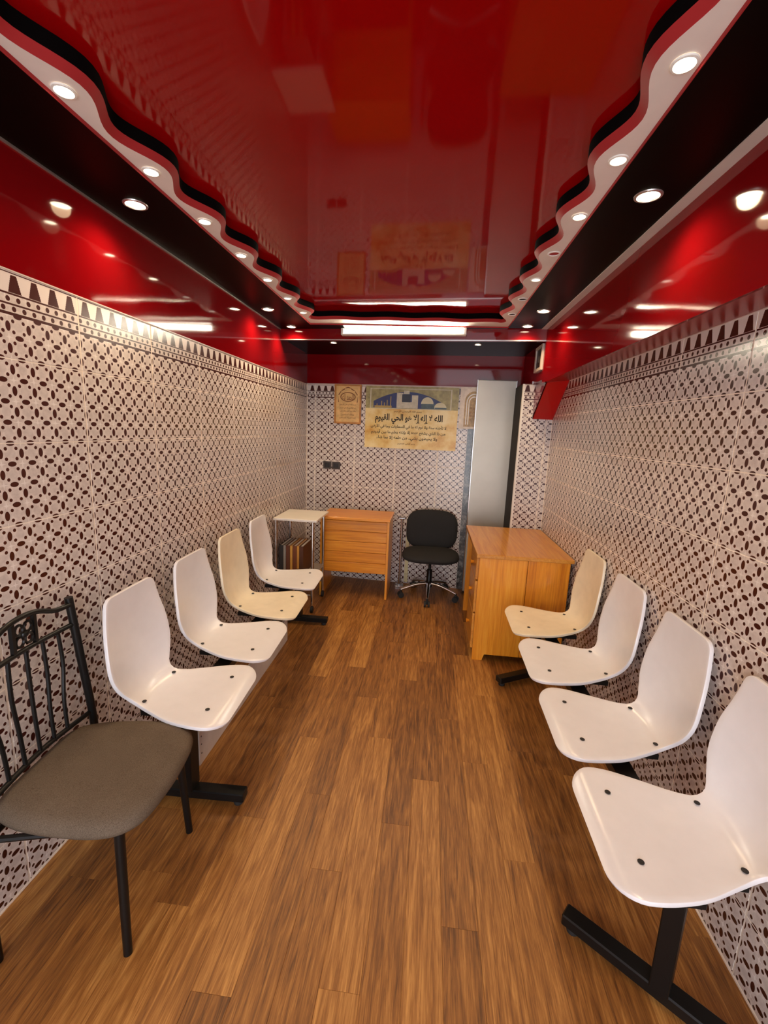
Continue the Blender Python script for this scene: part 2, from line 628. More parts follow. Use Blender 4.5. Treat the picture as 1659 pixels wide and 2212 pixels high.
def plank_mesh(w0, w1, l):
    key = (round(w0, 4), round(w1, 4), round(l, 4))
    if key not in PM:
        v, f = [], []
        c = 0.0011
        for z, i in ((-0.004, 0), (-0.0004, 0), (0.0, c)):
            v += [(w0 + i, i, z), (w1 - i, i, z), (w1 - i, l - i, z), (w0 + i, l - i, z)]
        f = [(8, 9, 10, 11)]
        for k in (0, 4):
            for i in range(4):
                j = (i + 1) % 4
                f.append((k + i, k + j, k + 4 + j, k + 4 + i))
        me = bpy.data.meshes.new('plank')
        me.from_pydata(v, [], f)
        me.materials.append(MT['floor'])
        PM[key] = me
    return PM[key]


for k in range(-12, 10):
    xa = 0.009 + (k) * PWD
    if xa > XR or xa + PWD < XL:
        continue
    w0, w1 = max(xa, XL - 0.006) - xa, min(xa + PWD, XR + 0.006) - xa
    ph = phase.get(k, rng.random() * PLN)
    y = ph - math.ceil((ph - Y0) / PLN) * PLN
    while y < 4.5:
        a, b = max(y, Y0), min(y + PLN, 4.52)
        if b - a > 0.02:
            o = bpy.data.objects.new('plank', plank_mesh(w0 + 0.0002, w1 - 0.0002, b - a - 0.0004))
            COL.objects.link(o)
            o.parent = fl
            o.location = (xa, a, 0)
        y += PLN

# ------------------------------------------------------------------ ceiling
ce = struct('ceiling', box(XL - 0.15, XR + 0.15, Y0, 4.7, ZC, ZC + 0.05), MT['red_ceiling'], 'glossy red ceiling framed by a wavy white board')
BL, BR, BF = -0.967, 0.513, 3.515        # outer line of the wavy board
mk('black_soffit', box(XL, BL, Y0, beam_y(XL), ZB, ZC), MT['black'], ce)
mk('black_soffit', box(BR, FX0, Y0, beam_y(FX0), ZB, ZC), MT['black'], ce)
mk('black_soffit', prism([(BL, BF), (BR, BF), (BR, beam_y(BR)), (BL, beam_y(BL))], ZB, ZC, 'z'), MT['black'], ce)
# drop beam and the lower soffit behind it
ZBM = 2.238
mk('beam', prism([(XL, beam_y(XL)), (0.8, beam_y(0.8)), (0.8, beam_y(0.8) + 0.05), (XL, beam_y(XL) + 0.05)], ZBM, ZC, 'z'), MT['red'], ce)
mk('beam_lip', prism([(XL, beam_y(XL) - 0.004), (0.8, beam_y(0.8) - 0.004), (0.8, beam_y(0.8) + 0.004), (XL, beam_y(XL) + 0.004)], ZBM - 0.004, ZBM + 0.004, 'z'), MT['silver'], ce)
mk('back_soffit', prism([(XL, beam_y(XL) + 0.05), (0.8, beam_y(0.8) + 0.05), (0.8, by(0.8)), (XL, by(XL))], 2.255, ZC, 'z'), MT['black'], ce)
# wavy board
PER = 0.342
inner, outer = [], []
n = 16
YA, YBF = Y0, 3.395
yy = YA
stepy = PER / n
while yy < YBF - 0.05:
    inner.append((-0.908 + 0.031 * math.cos(2 * math.pi * (yy - 1.150) / PER), yy))
    outer.append((BL, yy))
    yy += stepy
lx, rx = -0.925, 0.468
for k in range(9):      # rounded inner corner
    t = math.pi / 2 * k / 8
    inner.append((lx + 0.035 - 0.035 * math.cos(t) - 0.004, YBF - 0.04 + 0.04 * math.sin(t)))
    outer.append((BL, min(YBF - 0.05 + 0.165 * k / 8, BF)))
nx = 70
for k in range(nx + 1):
    x = lx + 0.05 + (rx - lx - 0.10) * k / nx
    inner.append((x, YBF + 0.012 * math.cos(2 * math.pi * (x + 0.9) / 0.36) - 0.006))
    outer.append((BL + (BR - BL) * k / nx, BF))
for k in range(9):
    t = math.pi / 2 * (1 - k / 8)
    inner.append((rx - 0.035 + 0.035 * math.cos(t) + 0.004, YBF - 0.04 + 0.04 * math.sin(t)))
    outer.append((BR, BF - 0.165 * k / 8))
ylist = []
yy = YA
while yy < YBF - 0.05:
    ylist.append(yy)
    yy += stepy
for yy in reversed(ylist):
    inner.append((0.446 - 0.025 * math.cos(2 * math.pi * (yy - 1.135) / PER), yy))
    outer.append((BR, yy))
m = len(inner)
v = [(p[0], p[1], ZW) for p in inner] + [(p[0], p[1], ZW) for p in outer]
mk('wavy_board', (v, [(i, i + 1, m + i + 1, m + i) for i in range(m - 1)]), MT['white'], ce)
ZE = ZW + 0.018
lip = []
for i in range(m):
    a_, b_ = Vector(inner[max(i - 1, 0)]), Vector(inner[min(i + 1, m - 1)])
    d_ = (b_ - a_).normalized()
    nn_ = Vector((d_.y, -d_.x))
    lip.append((inner[i][0] + nn_.x * 0.019, inner[i][1] + nn_.y * 0.019))
v = [(p[0], p[1], ZW) for p in inner] + [(p[0], p[1], ZE) for p in lip]
mk('wavy_edge', (v, [(i, i + 1, m + i + 1, m + i) for i in range(m - 1)]), MT['red_edge'], ce, smooth='all')
v = [(p[0], p[1], ZE) for p in lip] + [(p[0], p[1], ZC) for p in lip]
mk('wavy_riser', (v, [(i, i + 1, m + i + 1, m + i) for i in range(m - 1)]), MT['cove'], ce, smooth='all')
mk('step_edge', cat(box(BL - 0.001, BL + 0.0015, Y0, BF, ZB - 0.0005, ZW), box(BR - 0.0015, BR + 0.001, Y0, BF, ZB - 0.0005, ZW), box(BL, BR, BF - 0.001, BF + 0.001, ZB - 0.0005, ZW)), MT['red_edge'], ce)
# ------------------------------------------------------------------ downlights


def downlight(x, y, z, r, label, group, lit=1.0, rim='silver', watts=None):
    t = thing('downlight', label, 'light', (x, y, z), group=group)
    mk('rim', lathe([(r * 1.28, -0.0006), (r * 1.25, -0.004), (r * 1.02, -0.005), (r, -0.003), (r * 0.96, -0.0008)], n=24), MT[rim], t, True, local=True)
    lens = lathe([(r * 0.98, -0.0012), (r * 0.6, -0.0022), (0.0005, -0.0026)], n=20)
    mk('lens', lens, MT['lens'] if lit > 0.6 else (MT['lens_dim'] if lit > 0 else MT['red_edge'] if y < 2.3 else MT['dark']), t, True, local=True)
    w = SPOT_W * lit if watts is None else watts
    if w > 0:
        ld = bpy.data.lights.new('lamp_beam', 'SPOT')
        ld.energy = w
        ld.color = LAMP_COL
        ld.spot_size = R(150)
        ld.spot_blend = 0.9
        ld.shadow_soft_size = 0.03
        lo = bpy.data.objects.new('lamp_beam', ld)
        COL.objects.link(lo)
        lo.parent = t
        lo.location = (0, 0, -0.012)
    return t


ordn = ['nearest', 'second', 'third', 'fourth', 'fifth', 'sixth', 'seventh']
for k in range(7):
    nm = ordn[k] + ' ' if k else 'nearest '
    downlight(-0.932, 1.152 + 0.3415 * k, ZW, 0.021, nm + 'small spotlight in the wavy white board above the metal chair side', 'spotlights in the white board', 1.0 if k < 5 else 0.5, 'white_plain', 2.2)
litR = [1.0, 0.3, 1.0, 0.0, 0.5, 0.0, 0.0]
for k in range(7):
    st = 'unlit' if litR[k] == 0 else ('half lit' if litR[k] < 0.6 else 'lit')
    downlight(0.479, 1.136 + 0.336 * k, ZW, 0.021, '%s %s spotlight in the wavy white board above the desk side' % (ordn[k], st), 'spotlights in the white board', litR[k], 'white_plain', 2.2 * litR[k])
for k, (x, y) in enumerate(((-1.115, 1.68), (-1.145, 3.095), (-1.143, 3.60))):
    downlight(x, y, ZB, 0.033, ['nearest', 'middle', 'farthest'][k] + ' downlight in the black soffit above the metal chair side', 'downlights in the black soffit')
for k, (x, y) in enumerate(((0.642, 1.65), (0.652, 3.036), (0.637, 3.44))):
    downlight(x, y, ZB, 0.033, ['nearest', 'middle', 'farthest'][k] + ' downlight in the black soffit above the desk side', 'downlights in the black soffit')
for k, (x, y) in enumerate(((-1.11, 0.25), (0.645, 0.25))):  # unseen pair added for light from behind, continuing the soffit spacing
    downlight(x, y, ZB, 0.033, ['downlight of the metal chair side soffit above the entrance end', 'downlight of the desk side soffit above the entrance end'][k], 'downlights in the black soffit')
for k, (x, y) in enumerate(((-0.86, 3.86), (0.33, 3.80))):
    downlight(x, y, 2.255, 0.024, ['small downlight behind the beam above the framed plaque', 'small downlight behind the beam above the steel cabinet'][k], 'downlights behind the beam', 1.0, 'silver', 5.0)

# tube lamp under the far soffit
t = thing('tube_lamp', 'lit white tube light fixture mounted on the far beam under the black soffit', 'light', (-0.265, beam_y(-0.265), 2.26))
tx0, tx1 = -0.742, 0.214


def skew(a, b):
    return [(tx0, beam_y(tx0) - a), (tx1, beam_y(tx1) - a), (tx1, beam_y(tx1) - b), (tx0, beam_y(tx0) - b)]


mk('batten', prism(skew(0.055, 0.001), 2.266, 2.276, 'z'), MT['white_plain'], t)
mk('back_plate', prism(skew(0.012, 0.001), 2.276, 2.315, 'z'), MT['white_plain'], t)
mk('tube', cyl((tx0 + 0.02, beam_y(tx0 + 0.02) - 0.040, 2.299), (tx1 - 0.02, beam_y(tx1 - 0.02) - 0.040, 2.299), 0.0145, n=16), MT['tube'], t, True)
for x in (tx0, tx1 - 0.02):
    y = beam_y(x + 0.01)
    mk('end_cap', box(x, x + 0.02, y - 0.06, y - 0.004, 2.270, 2.316, 0.003), MT['white_plain'], t)

# ------------------------------------------------------------------ beam seating
prof_x = [-0.230, -0.229, -0.225, -0.218, -0.207, -0.184, -0.143, -0.09, 0.0, 0.09, 0.155, 0.195, 0.219]
prof_z = [0.905, 0.81, 0.72, 0.62, 0.548, 0.500, 0.475, 0.467, 0.465, 0.470, 0.472, 0.466, 0.453]
half_w = [0.146, 0.168, 0.189, 0.193, 0.168, 0.141, 0.133, 0.149, 0.187, 0.212, 0.219, 0.218, 0.214]
curl = [0.002, 0.010, 0.022, 0.028, 0.028, 0.021, 0.013, 0.008, 0.005, 0.003, 0.001, 0.0, 0.0]
ctrl = [Vector((a, b, 0)) for a, b in zip(prof_x, prof_z)]
path = smooth_path(ctrl, 6)


def shell_mesh(mat):
    idx = np.linspace(0, len(prof_x) - 1, len(path))
    hw = np.array([p.x for p in smooth_path([Vector((a, b, 0)) for a, b in zip(half_w, curl)], 6)])
    cu = np.array([p.y for p in smooth_path([Vector((a, b, 0)) for a, b in zip(half_w, curl)], 6)])
    P = np.array([(p.x, p.y) for p in path])
    seg = np.r_[0, np.cumsum(np.hypot(*np.diff(P, axis=0).T))]
    L = seg[-1]
    # resample with rows close together at both ends
    d_end = [0, 0.002, 0.006, 0.012, 0.02, 0.03, 0.042]
    s = sorted(set([round(x, 5) for x in d_end] + [round(x, 5) for x in np.linspace(0.06, L - 0.115, 34)] + [round(L - x, 5) for x in (0, 0.002, 0.006, 0.012, 0.02, 0.03, 0.042, 0.056, 0.072, 0.09)]))
    s = np.array(s)
    px, pz = np.interp(s, seg, P[:, 0]), np.interp(s, seg, P[:, 1])
    hw, cu = np.interp(s, seg, hw), np.interp(s, seg, cu)
    nc = 20
    v, f = [], []
    for i in range(len(s)):
        h = hw[i]
        for d, r in ((s[i], 0.030), (L - s[i], 0.085)):
            if d < r:
                h = h - r + math.sqrt(max(r * r - (r - d) ** 2, 0))
        a, b = max(i - 1, 0), min(i + 1, len(s) - 1)
        tx, tz = px[b] - px[a], pz[b] - pz[a]
        q = math.hypot(tx, tz)
        nx_, nz_ = -tz / q, tx / q
        if nz_ < 0 and nx_ < 0:
            nx_, nz_ = -nx_, -nz_
        for k in range(nc + 1):
            w = -1 + 2 * k / nc
            o = cu[i] * (w * h / hw[i]) ** 2
            v.append((px[i] + nx_ * o, w * h, pz[i] + nz_ * o))
    for i in range(len(s) - 1):
        for k in range(nc):
            a = i * (nc + 1) + k
            f.append((a, a + 1, a + nc + 2, a + nc + 1))
    return v, f


SHELL = shell_mesh(None)


def bench(name, label, loc, rz, seats, feet, bar):
    t = thing(name, label, 'bench', loc, rz)
    BASE[t.name] = (0, 0, 0)
    mk('beam', box(-0.035, 0.035, bar[0], bar[1], 0.386, 0.430, 0.004), MT['blacksteel'], t)
    shells = {}
    for y, mat, lab in seats:
        if mat not in shells:
            o = mk('seat_shell', SHELL, MT[mat], t, 'all')
            md = o.modifiers.new('thickness', 'SOLIDIFY')
            md.thickness = 0.013
            md.offset = -1 if False else 0
            md2 = o.modifiers.new('soft_rim', 'BEVEL')
            md2.width = 0.004
            md2.segments = 2
            md2.limit_method = 'ANGLE'
            md2.angle_limit = R(50)
            shells[mat] = o
        else:
            o = shells[mat].copy()
            COL.objects.link(o)
        o.location = (0, y, 0)
        if lab:
            o['label'] = lab
        for hx in (-0.127, 0.127):
            for hy in ((-0.106, 0.106) if hx < 0 else (-0.114, 0.114)):
                zz = float(np.interp(hx, [p.x for p in path[30:]], [p.y for p in path[30:]])) + (0.0085 if hx < 0 else 0.0006)
                h = mk('bolt_hole', lathe([(0.0085, 0.0), (0.0085, 0.0012), (0.006, 0.0016), (0.0002, 0.0016)], (hx, hy, zz + 0.0066 + 0.0015), 12), MT['hole'], o, local=True)
        mk('bracket', cat(box(-0.14, 0.14, y - 0.115, y - 0.090, 0.432, 0.452), box(-0.14, 0.14, y + 0.090, y + 0.115, 0.432, 0.452), box(-0.04, 0.04, y - 0.115, y + 0.115, 0.428, 0.440)), MT['blacksteel'], t)
    for y, dx0, dx1, tilt in feet:
        M = Matrix.Translation((0, y, 0)) @ Matrix.Rotation(tilt, 4, 'Z')
        mk('post', xf(box(-0.024, 0.024, -0.035, 0.035, 0.055, 0.388, 0.003), M), MT['blacksteel'], t)
        ft = mk('foot', xf(box(dx0, dx1, -0.027, 0.027, 0.022, 0.060, 0.004), M), MT['blacksteel'], t)
        for x in (dx0 + 0.03, dx1 - 0.03):
            mk('glide', xf(lathe([(0.0005, 0.0), (0.018, 0.0), (0.020, 0.006), (0.016, 0.023)], (x, 0, 0), 14), M), MT['rubber'], ft, True)
    return t


# desk-less side: seats face +x
bench('beam_seat_bench', 'row of four white plastic seats on a black beam beside the metal chair', (-0.915, 1.562, 0), R(1.9),
      [(0.0, 'plastic', None), (0.475, 'plastic', None), (0.949, 'cream', 'aged cream seat shell'), (1.431, 'plastic', None)],
      [(-0.03, -0.25, 0.235, 0), (1.715, -0.23, 0.235, R(-1))], (-0.12, 1.78))
bench('beam_seat_bench', 'row of four white plastic seats on a black beam in front of the pine desk', (0.733, 1.149, 0), R(180 - 0.5),
      [(0.0, 'plastic', None), (-0.470, 'plastic', None), (-0.944, 'plastic', None), (-1.414, 'cream', 'aged cream seat shell')],
      [(0.079, -0.25, 0.272, R(-38)), (-1.605, -0.20, 0.275, R(30))], (-1.66, 0.14))

# board stored on edge under the seats
t = mk('stored_board', box(-0.985, -0.965, 1.705, 2.97, 0.0, 0.172, 0.002), MT['board'])
tag(t, 'long white board standing on edge under the white seats beside the metal chair', 'board')
for z in (0.055, 0.10, 0.14):
    mk('screw_hole', cyl((-0.9652, 1.722, z), (-0.9644, 1.722, z), 0.004, n=10), MT['hole'], t)

# ------------------------------------------------------------------ wrought metal chair
CY = 1.147
t = thing('metal_chair', 'black tubular metal chair with brown grey padded seat and spindle back', 'chair', (-1.0, CY, 0))
t.location = (-1.2 + 0.2 * math.cos(R(5)), CY + 0.2 * math.sin(R(5)), 0)
t.rotation_euler = (0, 0, R(5))
bs = MT['blacksteel']
for s in (1, -1):
    yb = CY + s * 0.228
    mk('back_post', tube(smooth_path([(-1.175, yb + s * 0.012, 0.0), (-1.178, yb + s * 0.012, 0.25), (-1.180, yb + s * 0.010, 0.45), (-1.192, yb - s * 0.010, 0.70), (-1.205, yb - s * 0.026, 0.935)], 6), 0.0135, 12), bs, t, True)
    mk('front_leg', tube([(-0.835, CY + s * 0.175, 0.42), (-0.818, CY + s * 0.203, 0.0)], 0.0145, 12, 0.0125), bs, t, True)
    mk('side_rail', tube([(-1.178, yb + s * 0.008, 0.405), (-0.838, CY + s * 0.175, 0.405)], 0.009, 8), bs, t, True)
    mk('side_stretcher', tube([(-1.176, yb + s * 0.012, 0.20), (-1.0, CY + s * 0.2, 0.23)], 0.0065, 8), bs, t, True) if False else None
mk('front_rail', tube([(-0.838, CY - 0.175, 0.405), (-0.838, CY + 0.175, 0.405)], 0.009, 8), bs, t, True)
mk('rear_rail', tube([(-1.178, CY - 0.23, 0.385), (-1.178, CY + 0.23, 0.385)], 0.009, 8), bs, t, True)
xb = -1.200
mk('top_rail', tube(smooth_path([(xb, CY - 0.200, 0.910), (xb, CY - 0.13, 0.917), (xb, CY - 0.06, 0.944), (xb, CY, 0.952), (xb, CY + 0.06, 0.944), (xb, CY + 0.13, 0.917), (xb, CY + 0.200, 0.910)], 6), 0.0085, 10), bs, t, True)
mk('middle_rail', tube(smooth_path([(xb, CY - 0.205, 0.835), (xb, CY, 0.846), (xb, CY + 0.205, 0.835)], 8), 0.0080, 10), bs, t, True)
mk('lower_rail', tube(smooth_path([(-1.184, CY - 0.228, 0.475), (-1.19, CY, 0.492), (-1.184, CY + 0.228, 0.475)], 8), 0.0085, 10), bs, t, True)
for k in range(-2, 3):
    ya, yb2 = CY + k * 0.066, CY + k * 0.060
    mk('spindle', tube(smooth_path([(xb, ya, 0.842), (xb + 0.002, ya + k * 0.004, 0.72), (-1.194, yb2 + k * 0.002, 0.6), (-1.188, yb2, 0.488)], 5), 0.0062, 8), bs, t, True)
orn = [cat(box(xb - 0.006, xb + 0.006, CY - 0.047, CY - 0.036, 0.845, 0.946), box(xb - 0.006, xb + 0.006, CY + 0.036, CY + 0.047, 0.845, 0.946))]
for sy in (-1, 1):
    for sz in (-1, 1):
        pts = [(xb, CY + sy * (0.017 + 0.015 * math.cos(a)), 0.896 + sz * (0.019 + 0.016 * math.sin(a))) for a in [2 * math.pi * q / 12 for q in range(13)]]
        orn.append(tube(pts, 0.0045, 6))
orn.append(lathe([(0.0005, -0.01), (0.011, -0.006), (0.013, 0.0), (0.011, 0.006), (0.0005, 0.01)], (xb, CY, 0.896), 12))
mk('scroll_ornament', cat(*orn), bs, t, True)


def cushion():
    """padded seat: rounded outline, wide front, swelling top"""
    pts = [(-1.205, -0.15), (-1.212, 0.0), (-1.205, 0.15), (-1.13, 0.205), (-0.98, 0.228), (-0.84, 0.222), (-0.772, 0.168), (-0.752, 0.06), (-0.752, -0.06), (-0.772, -0.168), (-0.84, -0.222), (-0.98, -0.228), (-1.13, -0.205)]
    out = [(p.x, p.y) for p in smooth_path([Vector((a, b, 0)) for a, b in pts], 5, True)]
    c = (-0.98, 0.0)
    rings = [(0.90, 0.408), (0.985, 0.414), (1.0, 0.428), (0.99, 0.444), (0.955, 0.456), (0.88, 0.464), (0.7, 0.470), (0.45, 0.473), (0.2, 0.474)]
    v, f = [], []
    nn = len(out)
    for k, z in rings:
        for x, y in out:
            v.append((c[0] + (x - c[0]) * k, CY + (y - c[1]) * k, z))
    for i in range(len(rings) - 1):
        for j in range(nn):
            q = (j + 1) % nn
            f.append((i * nn + j, i * nn + q, (i + 1) * nn + q, (i + 1) * nn + j))
    f += [tuple(range(nn)), tuple(range((len(rings) - 1) * nn, len(rings) * nn))]
    return v, f


mk('seat_pad', cushion(), MT['tweed'], t, 'all')

# ------------------------------------------------------------------ pine desk by the wall
DZ = 0.766
t = thing('pine_desk', 'orange pine desk with plank end panel standing against the tiled wall', 'desk', (0.66, 3.38, 0))
mk('desk_top', box(0.350, 0.980, 2.905, 3.845, DZ - 0.026, DZ, 0.003), MT['pine_y'], t)


def end_panel(y0, y1, gap=True):
    zb, zt = 0.0, DZ - 0.027
    p = mk('end_panel', prism([(0.372, 0.0), (0.440, 0.0), (0.455, 0.045), (0.688, 0.045), (0.688, zt), (0.372, zt)], y0, y1, 'y'), MT['pine'], t)
    q = mk('end_panel', prism([(0.692, 0.045), (0.900, 0.045), (0.912, 0.0), (0.962, 0.0), (0.962, zt), (0.692, zt)], y0, y1, 'y'), MT['pine'], t)
    mk('batten', box(0.676, 0.704, y1 - 0.001, y1 + 0.006, 0.05, zt), MT['pine'], p)


end_panel(2.925, 2.948)
end_panel(3.800, 3.823)
mk('back_panel', box(0.945, 0.960, 2.948, 3.800, 0.10, DZ - 0.028), MT['pine_y'], t)
mk('pedestal_side', box(0.372, 0.945, 3.300, 3.318, 0.06, DZ - 0.028), MT['pine_x'], t)
for z0, z1 in ((0.575, 0.728), (0.34, 0.565), (0.075, 0.33)):
    d = mk('drawer', box(0.356, 0.374, 2.95, 3.298, z0, z1, 0.003), MT['pine_y'], t)
    mk('knob', lathe([(0.0005, 0.0)], (0, 0, 0), 3) if False else cyl((0.357, 3.124, (z0 + z1) / 2), (0.335, 3.124, (z0 + z1) / 2), 0.008, 0.014, 14), MT['pine'], d, True)

# ------------------------------------------------------------------ second pine desk at the back
t = thing('pine_table', 'pine writing desk with planked modesty panel beside the office chair', 'desk', (-0.64, 4.1, 0))
mk('desk_top', box(-0.968, -0.318, 3.885, 4.33, 0.734, 0.758, 0.003), MT['pine_x'], t)
for x in (-0.345, -0.960):
    mk('side_panel', box(x, x + 0.020, 3.900, 4.31, 0.0, 0.733), MT['pine'], t)
z = 0.235
for k in range(5):
    mk('plank', box(-0.938, -0.346, 3.922 + (0.001 if k % 2 else 0), 3.940, z, z + 0.0960, 0.0035), MT['pine_x'], t)
    z += 0.0985

# ------------------------------------------------------------------ metal trolley table by the wall
t = thing('trolley_table', 'narrow white topped trolley table with steel legs on casters by the wall', 'table', (-1.08, 3.68, 0))
mk('table_top', box(-1.252, -0.885, 3.47, 3.90, 0.785, 0.805, 0.003), MT['white_plain'], t)
for x in (-1.235, -0.922):
    for y in (3.492, 3.872):
        lg = mk('leg', cyl((x, y, 0.06), (x, y, 0.786), 0.0125, n=14), MT['chrome'], t, True)
        mk('caster', cat(cyl((x - 0.010, y - 0.006, 0.027), (x + 0.010, y - 0.006, 0.027), 0.027, n=18), cyl((x, y, 0.04), (x, y, 0.066), 0.010, n=10)), MT['rubber'], lg, True)
mk('shelf', box(-1.24, -0.915, 3.48, 3.885, 0.300, 0.312), MT['steel_grey'], t)
for y in (3.492, 3.872):
    mk('cross_bar', cyl((-1.235, y, 0.15), (-0.922, y, 0.15), 0.007, n=10), MT['chrome'], t, True)
cols = [((0.03, 0.028, 0.026), 'charcoal'), (srgb(150, 142, 130), 'grey'), (srgb(96, 50, 20), 'dark brown'), (srgb(206, 150, 62), 'yellow'), (srgb(116, 60, 22), 'chestnut'), (srgb(200, 140, 56), 'ochre'), (srgb(84, 44, 20), 'umber')]
xx = -1.215
for c, nm in cols:
    w = 0.032 if nm in ('charcoal', 'chestnut', 'dark brown', 'umber') else 0.020
    o = thing('file_folder', nm + ' folder standing upright on the trolley shelf', 'folder', (xx + w / 2, 3.66, 0.312), group='folders on the trolley shelf')
    mk('cover', cat(box(xx, xx + 0.003, 3.52, 3.80, 0.3125, 0.565), box(xx + w - 0.003, xx + w, 3.52, 3.80, 0.3125, 0.565), box(xx, xx + w, 3.518, 3.521, 0.3125, 0.565)), flat('folder_' + nm.replace(' ', '_'), c, 0.6), o)
    mk('pages', box(xx + 0.0035, xx + w - 0.0035, 3.523, 3.79, 0.316, 0.558), MT['white_plain'], o)
    xx += w + 0.003

# ------------------------------------------------------------------ office chair
ox, oy = 0.06, 4.075
t = thing('office_chair', 'black swivel office chair with five chrome arms on casters', 'chair', (ox, oy, 0))
for k in range(5):
    a = R(-92 + 72 * k)
    d = Vector((math.cos(a), math.sin(a), 0))
    c = Vector((ox, oy, 0))
    pts = smooth_path([c + d * 0.02 + Vector((0, 0, 0.135)), c + d * 0.13 + Vector((0, 0, 0.122)), c + d * 0.272 + Vector((0, 0, 0.078))], 6)
    b = mk('base_arm', tube(pts, 0.019, 10, 0.013), MT['chrome'], t, True)
    e = c + d * 0.27
    sd = Vector((-d.y, d.x, 0))
    mk('caster', cat(cyl(e + sd * 0.010 + Vector((0, 0, 0.027)), e + sd * 0.026 + Vector((0, 0, 0.027)), 0.027, n=16), cyl(e - sd * 0.010 + Vector((0, 0, 0.027)), e - sd * 0.026 + Vector((0, 0, 0.027)), 0.027, n=16), cyl(e + Vector((0, 0, 0.027)), e + Vector((0, 0, 0.078)), 0.011, n=10)), MT['rubber'], b, True)
mk('gas_column', cat(lathe([(0.032, 0.10), (0.034, 0.15), (0.026, 0.16), (0.026, 0.27), (0.014, 0.272), (0.014, 0.352)], (ox, oy, 0), 18)), MT['blacksteel'], t, True)
mk('tilt_mechanism', box(ox - 0.09, ox + 0.09, oy - 0.10, oy + 0.10, 0.350, 0.385, 0.006), MT['blacksteel'], t)


def pad(cx, cy, cz, hx, hy, hz, p=3.2, nu=28, nv=12, bow=0.0):
    v, f = [], []
    for i in range(nv + 1):
        ph = -math.pi / 2 + math.pi * i / nv
        for j in range(nu):
            th = 2 * math.pi * j / nu
            e = lambda c, q: math.copysign(abs(c) ** (2 / q), c)
            x = hx * e(math.cos(ph), 2.6) * e(math.cos(th), p)
            y = hy * e(math.cos(ph), 2.6) * e(math.sin(th), p)
            z = hz * e(math.sin(ph), 2.2)
            v.append((cx + x, cy + y + bow * (x / hx) ** 2, cz + z))
    for i in range(nv):
        for j in range(nu):
            q = (j + 1) % nu
            f.append((i * nu + j, i * nu + q, (i + 1) * nu + q, (i + 1) * nu + j))
    return v, f


mk('seat', pad(ox, oy, 0.412, 0.268, 0.245, 0.050), MT['fabric_black'], t, 'all')
vb, fb = pad(0, 0, 0, 0.250, 0.195, 0.034)
Mb = Matrix.Translation((ox, oy + 0.205, 0.612)) @ Matrix.Rotation(R(82), 4, 'X')
mk('backrest', xf((vb, fb), Mb), MT['fabric_black'], t, 'all')
mk('back_bracket', tube(smooth_path([(ox, oy + 0.08, 0.365), (ox, oy + 0.21, 0.375), (ox, oy + 0.255, 0.46), (ox, oy + 0.255, 0.60)], 6), 0.016, 10), MT['blacksteel'], t, True)

# chrome stand and cream conduit between desk and office chair
sx, sy = -0.235, 4.30
t = thing('metal_stand', 'slim chrome stand with flat foot between the pine desk and the office chair', 'stand', (sx, sy, 0))
mk('pole', cyl((sx, sy, 0.014), (sx, sy, 0.70), 0.011, n=14), MT['chrome'], t, True)
mk('foot', box(sx - 0.04, sx + 0.04, sy - 0.04, sy + 0.04, 0.0, 0.015, 0.003), MT['chrome'], t)
mk('plate', box(sx - 0.03, sx + 0.03, sy - 0.03, sy + 0.03, 0.70, 0.712, 0.003), MT['chrome'], t)
dx_ = -0.175
t = thing('cable_duct', 'cream cable duct running down the tiles behind the office chair', 'duct', (dx_, by(dx_) - 0.001, 0.02))
mk('channel', box(dx_ - 0.018, dx_ + 0.018, by(dx_) - 0.018, by(dx_) - 0.003, 0.02, 0.66, 0.002), flat('cream_pvc', srgb(228, 212, 160), 0.4), t)
mk('clip', cat(*[box(dx_ - 0.021, dx_ + 0.021, by(dx_) - 0.020, by(dx_) - 0.003, q, q + 0.012) for q in (0.1, 0.35, 0.6)]), flat('cream_clip', srgb(210, 194, 146), 0.4), t)

# ------------------------------------------------------------------ tall steel cabinet
cx0, cx1, cy0 = 0.388, 0.732, 4.20
t = thing('steel_cabinet', 'tall narrow grey steel cabinet behind the pine desk', 'cabinet', ((cx0 + cx1) / 2, 4.24, 0))
mk('body', box(cx0 + 0.003, cx1 - 0.003, cy0 + 0.018, by(0.73) - 0.014, 0.03, 2.022), MT['steel_grey'], t)
mk('plinth', box(cx0 + 0.015, cx1 - 0.015, cy0 + 0.03, by(0.73) - 0.014, 0.0, 0.03), MT['dark'], t)
d = mk('door', box(cx0, cx1, cy0, cy0 + 0.017, 0.035, 2.028, 0.004), MT['steel_grey'], t)
mk('edge_fold', cat(box(cx0 - 0.003, cx0 + 0.004, cy0 - 0.004, cy0 + 0.016, 0.035, 2.028), box(cx1 - 0.004, cx1 + 0.003, cy0 - 0.004, cy0 + 0.016, 0.035, 2.028)), MT['chrome'], d)

